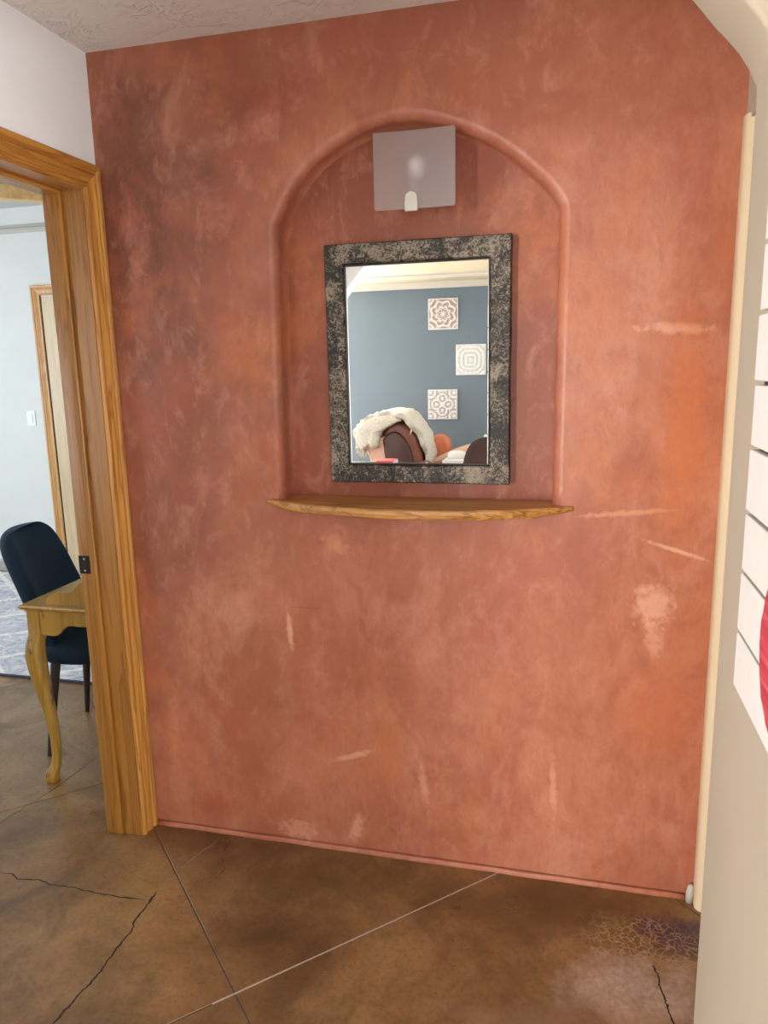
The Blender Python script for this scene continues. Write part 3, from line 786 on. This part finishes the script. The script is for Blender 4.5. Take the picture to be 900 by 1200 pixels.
jamb = link('jamb', B((JX - .001, DY0 - JT, 0), (.001, DY0, DZ)), M['jamb_shaded'], dr)
link('jamb', B((JX - .001, DY1, 0), (.001, DY1 + JT, DZ)), M['jamb_shaded'], dr)
link('head_jamb', B((JX - .001, DY1 + JT, DZ - JT), (.001, DY0 - JT, DZ)), M['pine_y'], dr)
tag(link('door_stop', B((-.127, DY0 - JT - .013, 0), (-.066, DY0 - JT, DZ - JT), .006, 3), M['jamb_shaded'], dr, True, A(40)), 'raised pine door stop with a rounded pale edge')
link('door_stop', B((-.127, DY1 + JT, 0), (-.066, DY1 + JT + .011, DZ - JT), .003, 3), M['jamb_shaded'], dr, True, A(40))
link('stop_head', B((-.127, DY1 + JT + .011, DZ - JT - .011), (-.066, DY0 - JT - .011, DZ - JT), .003, 3), M['pine_y'], dr, True, A(40))
sp = bmesh.new(); box(sp, (-.1255, DY0 - JT - .0152, .918), (-.088, DY0 - JT - .0128, .976))
sp = link('strike_plate', sp, M['black_metal'], dr); sp['label'] = 'black metal strike plate'
for z in (.928, .966):
    b_ = bmesh.new(); bmesh.ops.create_cone(b_, cap_ends=True, segments=10, radius1=.004, radius2=.003, depth=.002, matrix=Matrix.Translation((-.106, DY0 - JT - .0155, z)) @ Matrix.Rotation(PI / 2, 4, 'X'))
    link('screw', b_, M['nickel'], sp)
link('latch_hole', B((-.118, DY0 - JT - .0156, .936), (-.098, DY0 - JT - .0135, .958)), M['crack'], sp)

# far door of the dining room
d2 = thing('door_2', 'pale closed door with light pine casing in the far dining room wall', 'door', (-2.0, FY, 0), kind='structure')
E0, E1, HZ = -2.425, -1.60, 2.105
link('casing', casing_leg(FY, E0, -1, 0, HZ, 'x', -1), M['door_pine'], d2, True, A(25))
link('casing', casing_leg(FY, E1, 1, 0, HZ, 'x', -1), M['door_pine'], d2, True, A(25))
link('casing_head', casing_head(FY, E0, E1, HZ, 'x', -1), M['door_pine'], d2, True, A(25))
slab = link('door_slab', B((E0 + .012, FY - .006, .01), (E1 - .012, FY + .03, HZ - .012), .002), M['door_slab'], d2)
link('jamb_edge', B((E0, FY - .004, 0), (E0 + .006, FY + .02, HZ)), M['darkwood'], d2)
b_ = bmesh.new(); bmesh.ops.create_uvsphere(b_, u_segments=16, v_segments=10, radius=.028, matrix=Matrix.Translation((E1 - .08, FY - .06, .95)))
tube(b_, [(E1 - .08, FY, .95), (E1 - .08, FY - .05, .95)], [.014, .012]); link('door_knob', b_, M['nickel'], slab, True)
# switch
sw = thing('light_switch', 'white rocker light switch on the far dining room wall', 'light switch', (-2.614, FY, 1.213))
link('cover_plate', B((-2.652, FY - .006, 1.155), (-2.576, FY, 1.271), .003), M['switch'], sw)
link('rocker', B((-2.631, FY - .010, 1.180), (-2.597, FY - .005, 1.246), .002), M['switch'], sw)

# rug
rg = thing('area_rug', 'blue grey and white distressed rug with a diamond lattice', 'rug', (-2.3, 1.9, 0))
b_ = bmesh.new()
NX, NY = 60, 30
V = [[b_.verts.new((-3.75 + 3.0 * i / NX, .985 + 1.74 * j / NY + .006 * noise.noise((i * .4, j * .4, 1)), .011 + .002 * noise.noise((i * .6, j * .6, 2)))) for j in range(NY + 1)] for i in range(NX + 1)]
for i in range(NX):
    for j in range(NY): b_.faces.new((V[i][j], V[i + 1][j], V[i + 1][j + 1], V[i][j + 1]))
ext = bmesh.ops.extrude_face_region(b_, geom=b_.faces[:])
for e in ext['geom']:
    if isinstance(e, bmesh.types.BMVert): e.co.z = .001
bmesh.ops.recalc_face_normals(b_, faces=b_.faces[:])
link('pile', b_, M['rug'], rg, True, A(40))
tag(link('bound_edge', B((-3.752, .974, .0005), (-.748, .987, .012), .003), plain('navy_binding', (.05, .055, .09), .9), rg), 'dark bound edge of the rug')

# ------------------------------------------------------------------ yellow desk
dk = thing('writing_desk', 'mustard yellow painted desk with cabriole legs and scalloped gallery, worn edges', 'desk', (-.35, .64, 0))
X0, X1, Y0, Y1 = -.562, -.135, .118, 1.16
def frame_ring(o, z): return [Vector((X0 + o, Y0 + o, z)), Vector((X1, Y0 + o, z)), Vector((X1, Y1 - o, z)), Vector((X0 + o, Y1 - o, z))]
b_ = bmesh.new(); loft(b_, [frame_ring(o, z) for o, z in ((.014, .692), (.014, .697), (.005, .701), (.001, .706), (0, .711), (.002, .716), (.007, .718))])
link('table_top', b_, M['yellow'], dk)
gal = [(-.470, .7175), (-.462, .738), (-.446, .753), (-.42, .762), (-.375, .766), (-.35, .774), (-.33, .793), (-.308, .808), (-.28, .814), (-.137, .816)]
P = catmull(gal, 4) + [(-.137, .7175)]
tag(link('gallery_end', prism([(x, .150, z) for x, z in P], (0, .018, 0)), M['yellow'], dk), 'scalloped end board of the gallery')
link('gallery_end', prism([(x, 1.112, z) for x, z in P], (0, .018, 0)), M['yellow'], dk)
link('gallery_back', B((-.153, .168, .7175), (-.137, 1.112, .83), .003), M['yellow'], dk)
def apron(y):
    low = [(-.50, .602), (-.445, .600), (-.425, .604), (-.405, .622), (-.385, .638), (-.36, .643), (-.33, .642), (-.30, .643), (-.28, .638), (-.26, .622), (-.24, .604), (-.225, .600), (-.17, .602)]
    return prism([(x, y, z) for x, z in catmull(low, 3)] + [(-.17, y, .692), (-.50, y, .692)], (0, .018, 0))
link('apron', apron(.142), M['yellow'], dk)
link('apron', apron(1.116), M['yellow'], dk)
link('apron', B((-.530, .17, .615), (-.512, 1.11, .692)), M['yellow'], dk)
link('apron', B((-.165, .17, .615), (-.147, 1.11, .692)), M['yellow'], dk)
def cabriole(x, y, sx, sy):
    """square-topped S-shaped leg; sx, sy point outwards"""
    prof = [(.692, 0, .026), (.60, .0, .027), (.565, .012, .031), (.52, .017, .034), (.46, .013, .032), (.38, .003, .027), (.28, -.010, .021), (.18, -.018, .0175), (.10, -.016, .016), (.065, -.008, .0185), (.04, .004, .024), (.018, .010, .026), (.004, .008, .022), (0, .008, .018)]
    b_ = bmesh.new(); rings = []
    for z, o, r in prof:
        sq = 4.5 if z > .59 else 2.6
        cx, cy = x + sx * o, y + sy * o
        rings.append([Vector((cx + r * math.copysign(abs(math.cos(a)) ** (2 / sq), math.cos(a)), cy + r * math.copysign(abs(math.sin(a)) ** (2 / sq), math.sin(a)), z)) for a in [2 * PI * (k + .5) / 20 for k in range(20)]])
    loft(b_, rings); return b_
for x, y, sx, sy in ((-.522, .158, -.8, -.6), (-.522, 1.118, -.8, .6), (-.165, .158, .3, -.6), (-.165, 1.118, .3, .6)):
    link('leg', cabriole(x, y, sx, sy), M['yellow'], dk, True, A(60))

# ------------------------------------------------------------------ navy chair drawn up to the desk (built facing +x, then turned)
ch = thing('dining_chair', 'navy velvet shell chair with dark tapered legs, drawn up to the yellow desk', 'chair')
def backrest():
    b_ = bmesh.new(); nu, nv = 28, 26
    def pt(u, v, side):
        a = max(0.0, (v - .55) / .45); wf = max(0.0, 1 - a ** 4.4) ** (1 / 4.4)
        half = (.212 + .008 * math.sin(v * PI)) * (.94 + .06 * wf)
        y = u * half * (wf * .999 + .001)
        z = .40 + v * .525
        x = -.175 - .145 * v - .015 * v * v + .075 * (abs(u) ** 2.2) * (1 - .5 * v)
        ed = min(1.0, max(0.0, 1 - abs(u) ** 7)) ** .5 * max(0.0, 1 - a ** 9) ** .5
        th = .095 * (1 - .25 * v) * (.05 + .95 * ed)
        return Vector((x + side * th * .5, y, z))
    F = [[b_.verts.new(pt(-1 + 2 * i / nu, 1 - (1 - j / nv) ** 1.6, 1)) for j in range(nv + 1)] for i in range(nu + 1)]
    K = [[b_.verts.new(pt(-1 + 2 * i / nu, 1 - (1 - j / nv) ** 1.6, -1)) for j in range(nv + 1)] for i in range(nu + 1)]
    for i in range(nu):
        for j in range(nv):
            b_.faces.new((F[i][j], F[i + 1][j], F[i + 1][j + 1], F[i][j + 1])); b_.faces.new((K[i][j], K[i][j + 1], K[i + 1][j + 1], K[i + 1][j]))
        b_.faces.new((F[i][0], K[i][0], K[i + 1][0], F[i + 1][0])); b_.faces.new((F[i][nv], F[i + 1][nv], K[i + 1][nv], K[i][nv]))
    for j in range(nv):
        b_.faces.new((F[0][j], F[0][j + 1], K[0][j + 1], K[0][j])); b_.faces.new((F[nu][j], K[nu][j], K[nu][j + 1], F[nu][j + 1]))
    bmesh.ops.recalc_face_normals(b_, faces=b_.faces[:])
    return b_
def seat():
    b_ = bmesh.new(); rings = []
    for s, z in ((.55, .385), (.80, .390), (.93, .405), (1.0, .435), (1.0, .455), (.96, .475), (.85, .486), (.5, .490)):
        rings.append([Vector((.015 + .245 * s * math.copysign(abs(math.cos(a)) ** .55, math.cos(a)), .245 * s * math.copysign(abs(math.sin(a)) ** .55, math.sin(a)), z)) for a in [2 * PI * k / 40 for k in range(40)]])
    loft(b_, rings); return b_
link('backrest', backrest(), M['velvet'], ch, True)
link('seat', seat(), M['velvet'], ch, True, A(60))
for sx, sy in ((-1, -1), (-1, 1), (1, -1), (1, 1)):
    b_ = bmesh.new(); tube(b_, [(sx * .15, sy * .155, .41), (sx * .175, sy * .178, .2), (sx * .2, sy * .2, 0)], [.020, .016, .010], 12)
    link('leg', b_, M['dark_leg'], ch, True, A(40))
ch.location = (-.53, .565, 0); ch.rotation_euler = (0, 0, A(14.4))

# ------------------------------------------------------------------ shelf in the niche
sh = thing('niche_shelf', 'bow-fronted hewn wood shelf at the foot of the arched niche', 'shelf', (.94, 0, 1.13))
ZT, TH = 1.155, .027
xl, xr, bow = .486, 1.388, .116
hw = (xr - xl) / 2; Rr = (hw * hw + bow * bow) / (2 * bow); xc = (xl + xr) / 2
n = 90
front = []
for i in range(n + 1):
    x = xl + (xr - xl) * i / n
    y = -(math.sqrt(Rr * Rr - (x - xc) ** 2) - (Rr - bow))
    front.append((x, min(y, .0)))
b_ = bmesh.new()
rows = []
LV = [(0, -.000), (.15, -.003), (.5, -.005), (.85, -.003), (1, 0)]
for x, y in front:
    e = min(1, .45 + .55 * min(x - xl, xr - x) / .10)
    th = TH * e * (1 + .10 * noise.noise((x * 9, 1, 0)))
    col = []
    for t, o in LV:
        j = .0018 * noise.noise((x * 30, t * 3, 2)) + .0012 * noise.noise((x * 90, t * 5, 4))
        col.append(b_.verts.new((x, y + o + j, ZT - th * t + (.001 * noise.noise((x * 14, 3, t))))))
    rows.append(col)
for a, b in zip(rows, rows[1:]):
    for k in range(len(LV) - 1): b_.faces.new((a[k], b[k], b[k + 1], a[k + 1]))
bt = [b_.verts.new((x, .088, ZT)) for x in (xr - .06, xl + .06)]; bb = [b_.verts.new((x, .088, ZT - TH)) for x in (xr - .06, xl + .06)]
b_.faces.new([r[0] for r in rows][::-1] + [bt[1], bt[0]][::1]); b_.faces.new([r[-1] for r in rows] + bb)
b_.faces.new((bt[0], bt[1], bb[1], bb[0]))
b_.faces.new([bt[0], bb[0]] + rows[-1][::-1]); b_.faces.new([bb[1], bt[1]] + rows[0])
bmesh.ops.recalc_face_normals(b_, faces=b_.faces[:])
link('board', b_, M['shelf'], sh)

# ------------------------------------------------------------------ mirror
mx0, mx1, mz0, mz1, fw = .6765, 1.2085, 1.2025, 1.8855, .0575
mr = thing('wall_mirror', 'rectangular mirror in a distressed dark pewter frame, hung in the niche', 'mirror', (.9425, .08, mz0))
FYm, BYm = .050, .086
def rail(outer0, outer1, inner0, inner1, seed):
    """mitred frame bar between two outer and two inner corners (x,z)"""
    b_ = bmesh.new(); rings = []
    K = 36
    for i in range(K + 1):
        t = i / K
        o = Vector(outer0).lerp(Vector(outer1), t); q = Vector(inner0).lerp(Vector(inner1), t)
        d = (q - o).normalized()
        e1 = .0012 * noise.noise((i * .9, seed, 0)) + .0012 * noise.noise((i * .3, seed, 3))
        o2 = o + d * (e1 + .001); o3 = o + d * (.004 + e1); q2 = q - d * (.004 + .5 * e1)
        r = [(o2, BYm), (o2, FYm + .004), (o3, FYm + .0008 * noise.noise((i * .7, seed, 7))), (o.lerp(q, .5), FYm - .001 + .0012 * noise.noise((i * .5, seed, 9))), (q2, FYm), (q - d * e1 * .5, FYm + .004), (q, BYm)]
        rings.append([Vector((p.x, y, p.y)) for p, y in r])
    loft(b_, rings); return b_
O = [(mx0, mz0), (mx1, mz0), (mx1, mz1), (mx0, mz1)]
I = [(mx0 + fw, mz0 + fw - .004), (mx1 - fw, mz0 + fw - .004), (mx1 - fw, mz1 - fw), (mx0 + fw, mz1 - fw)]
for k in range(4):
    tag(link('frame_rail', rail(O[k], O[(k + 1) % 4], I[k], I[(k + 1) % 4], k * 3.3), M['pewter'], mr, True, A(35)))
GL = .0568
def ring4(o, y): return [Vector((x + (o if x < .9 else -o), y, z + (o if z < 1.5 else -o))) for x, z in I]
b_ = bmesh.new(); loft(b_, [ring4(-.002, FYm + .005), ring4(.003, FYm + .003), ring4(.0035, GL + .001)], cap=False); link('inner_lip', b_, M['black_lip'], mr)
b_ = bmesh.new()
ro = [b_.verts.new(p) for p in ring4(.003, GL + .0009)]; ri = [b_.verts.new(p) for p in ring4(.0062, GL)]
for k in range(4): b_.faces.new((ro[k], ro[(k + 1) % 4], ri[(k + 1) % 4], ri[k]))
b_.faces.new(ri); bmesh.ops.recalc_face_normals(b_, faces=b_.faces[:])
tag(link('mirror_glass', b_, M['mirror'], mr), 'bevelled mirror glass reflecting the living room')
link('backing', B((mx0 + .02, GL + .004, mz0 + .02), (mx1 - .02, .088, mz1 - .02)), M['black_lip'], mr)

# ------------------------------------------------------------------ sconce over the mirror
sc = thing('wall_sconce', 'wall lamp with a square frosted glass shade and nickel clip above the mirror', 'lamp', (.957, .09, 2.02))
def shade():
    b_ = bmesh.new(); n, mm = 20, 20
    def pt(u, v, y):
        r = .0
        x = .957 + u * .1095; z = 2.0475 + v * .097
        # rounded corners
        cu, cv = abs(u), abs(v); q = .05
        if cu > 1 - q and cv > 1 - q:
            dx, dz = (cu - 1 + q) / q, (cv - 1 + q) / q; L = math.hypot(dx, dz)
            k = max(dx, dz) / L if L > 0 else 1
            x = .957 + math.copysign(1 - q + dx * k * q, u) * .1095; z = 2.0475 + math.copysign(1 - q + dz * k * q, v) * .097
        return Vector((x, y + .005 * (1 - u * u), z + .002))
    us = [-1, -.985, -.97, -.955, -.94] + [-.9 + 1.8 * i / n for i in range(n + 1)] + [.94, .955, .97, .985, 1]
    F = [[b_.verts.new(pt(u, v, -.017)) for v in us] for u in us]; K = [[b_.verts.new(pt(u, v, -.010)) for v in us] for u in us]
    L = len(us) - 1
    for i in range(L):
        for j in range(L):
            b_.faces.new((F[i][j], F[i + 1][j], F[i + 1][j + 1], F[i][j + 1])); b_.faces.new((K[i][j], K[i][j + 1], K[i + 1][j + 1], K[i + 1][j]))
        b_.faces.new((F[i][0], K[i][0], K[i + 1][0], F[i + 1][0])); b_.faces.new((F[i][L], F[i + 1][L], K[i + 1][L], K[i][L]))
        b_.faces.new((F[0][i], F[0][i + 1], K[0][i + 1], K[0][i])); b_.faces.new((F[L][i], K[L][i], K[L][i + 1], F[L][i + 1]))
    bmesh.ops.recalc_face_normals(b_, faces=b_.faces[:])
    return b_
link('glass_shade', shade(), M['frosted'], sc, True, A(50))
cw = .0175
cp = [(.948 - cw, 1.9465), (.948 + cw, 1.9465)] + [(.948 + cw * math.cos(A(a)), 1.978 + cw * math.sin(A(a))) for a in range(0, 181, 15)]
b_ = prism([(x, -.012, z) for x, z in cp], (0, .009, 0))
bmesh.ops.bevel(b_, geom=b_.edges[:], offset=.0015, segments=2, affect='EDGES')
bmesh.ops.translate(b_, verts=b_.verts[:], vec=(0, -.004, 0))
tag(link('clip', b_, M['nickel'], sc, True, A(40)), 'brushed nickel clip with a rounded top')
link('arm', B((.940, -.010, 1.955), (.956, .030, 1.960), .001), M['nickel'], sc)
link('back_plate', B((.925, .074, 1.985), (.985, .0895, 2.085), .004), M['nickel'], sc)
b_ = bmesh.new()
tube(b_, [(.958, .018, 1.99), (.958, .018, 2.02), (.958, .018, 2.035)], [.010, .011, .009], 14); link('lamp_socket', b_, M['nickel'], sc, True, A(40))
b_ = bmesh.new()
tube(b_, [(.958, .018, 2.033), (.958, .018, 2.045), (.958, .018, 2.075), (.958, .018, 2.088), (.958, .018, 2.093)], [.012, .023, .025, .018, .002], 16)
link('bulb', b_, M['bulb'], sc, True, A(60))
link('hook', B((.944, .024, 1.955), (.956, .032, 1.996), .001), M['nickel'], sc)
link('socket_arm', B((.950, .010, 1.985), (.966, .078, 1.997), .001), M['nickel'], sc)

# ------------------------------------------------------------------ board sign on the near right wall
sg = thing('board_sign', 'white painted board sign with a red painted shape on the near cream wall', 'sign', (CX, -1.3, 1.06))
FX = 1.622
zb = [1.067, 1.151, 1.241, 1.328, 1.420, 1.509, 1.602, 1.693, 1.785]
link('backer', B((FX + .010, -1.27, 1.075), (CX - .001, -.945, 1.78)), M['sign_gap'], sg)
for k, (a, b) in enumerate(zip(zb, zb[1:])):
    b_ = B((FX, -1.28 - random.uniform(0, .006), a + (.0035 if k else 0)), (FX + .011, -.934 + random.uniform(-.004, .004), b - .0025), .0015, 1)
    link('board', b_, M['sign_white'], sg)
b_ = bmesh.new(); K = 48
def ell(a, s, x): return Vector((x, -1.215 + .145 * s * math.cos(a), 1.195 + .108 * s * math.sin(a) + .01 * s * math.sin(2 * a)))
ro = [b_.verts.new(ell(2 * PI * k / K, 1 + .03 * noise.noise((k * .8, 0, 0)), FX - .0008)) for k in range(K)]
ri = [b_.verts.new(ell(2 * PI * k / K, .52 + .05 * noise.noise((k * .8, 4, 0)), FX - .0008)) for k in range(K)]
for k in range(K): b_.faces.new((ro[k], ro[(k + 1) % K], ri[(k + 1) % K], ri[k]))
e_ = bmesh.ops.extrude_face_region(b_, geom=b_.faces[:])
for v in e_['geom']:
    if isinstance(v, bmesh.types.BMVert): v.co.x += .0006
bmesh.ops.recalc_face_normals(b_, faces=b_.faces[:])
tag(link('painted_shape', b_, M['red_paint'], sg), 'red brush-painted round shape')

# small broken bead end at the foot of the corner
b_ = bmesh.new()
tube(b_, [(1.742, -.016, 0), (1.743, -.016, .03), (1.746, -.015, .05), (1.748, -.014, .056)], [.010, .011, .009, .004], 10)
struct('trim_5', b_, M['trim_white'], 'short pale stub of corner bead at the foot of the wall', 'trim', smooth=True)
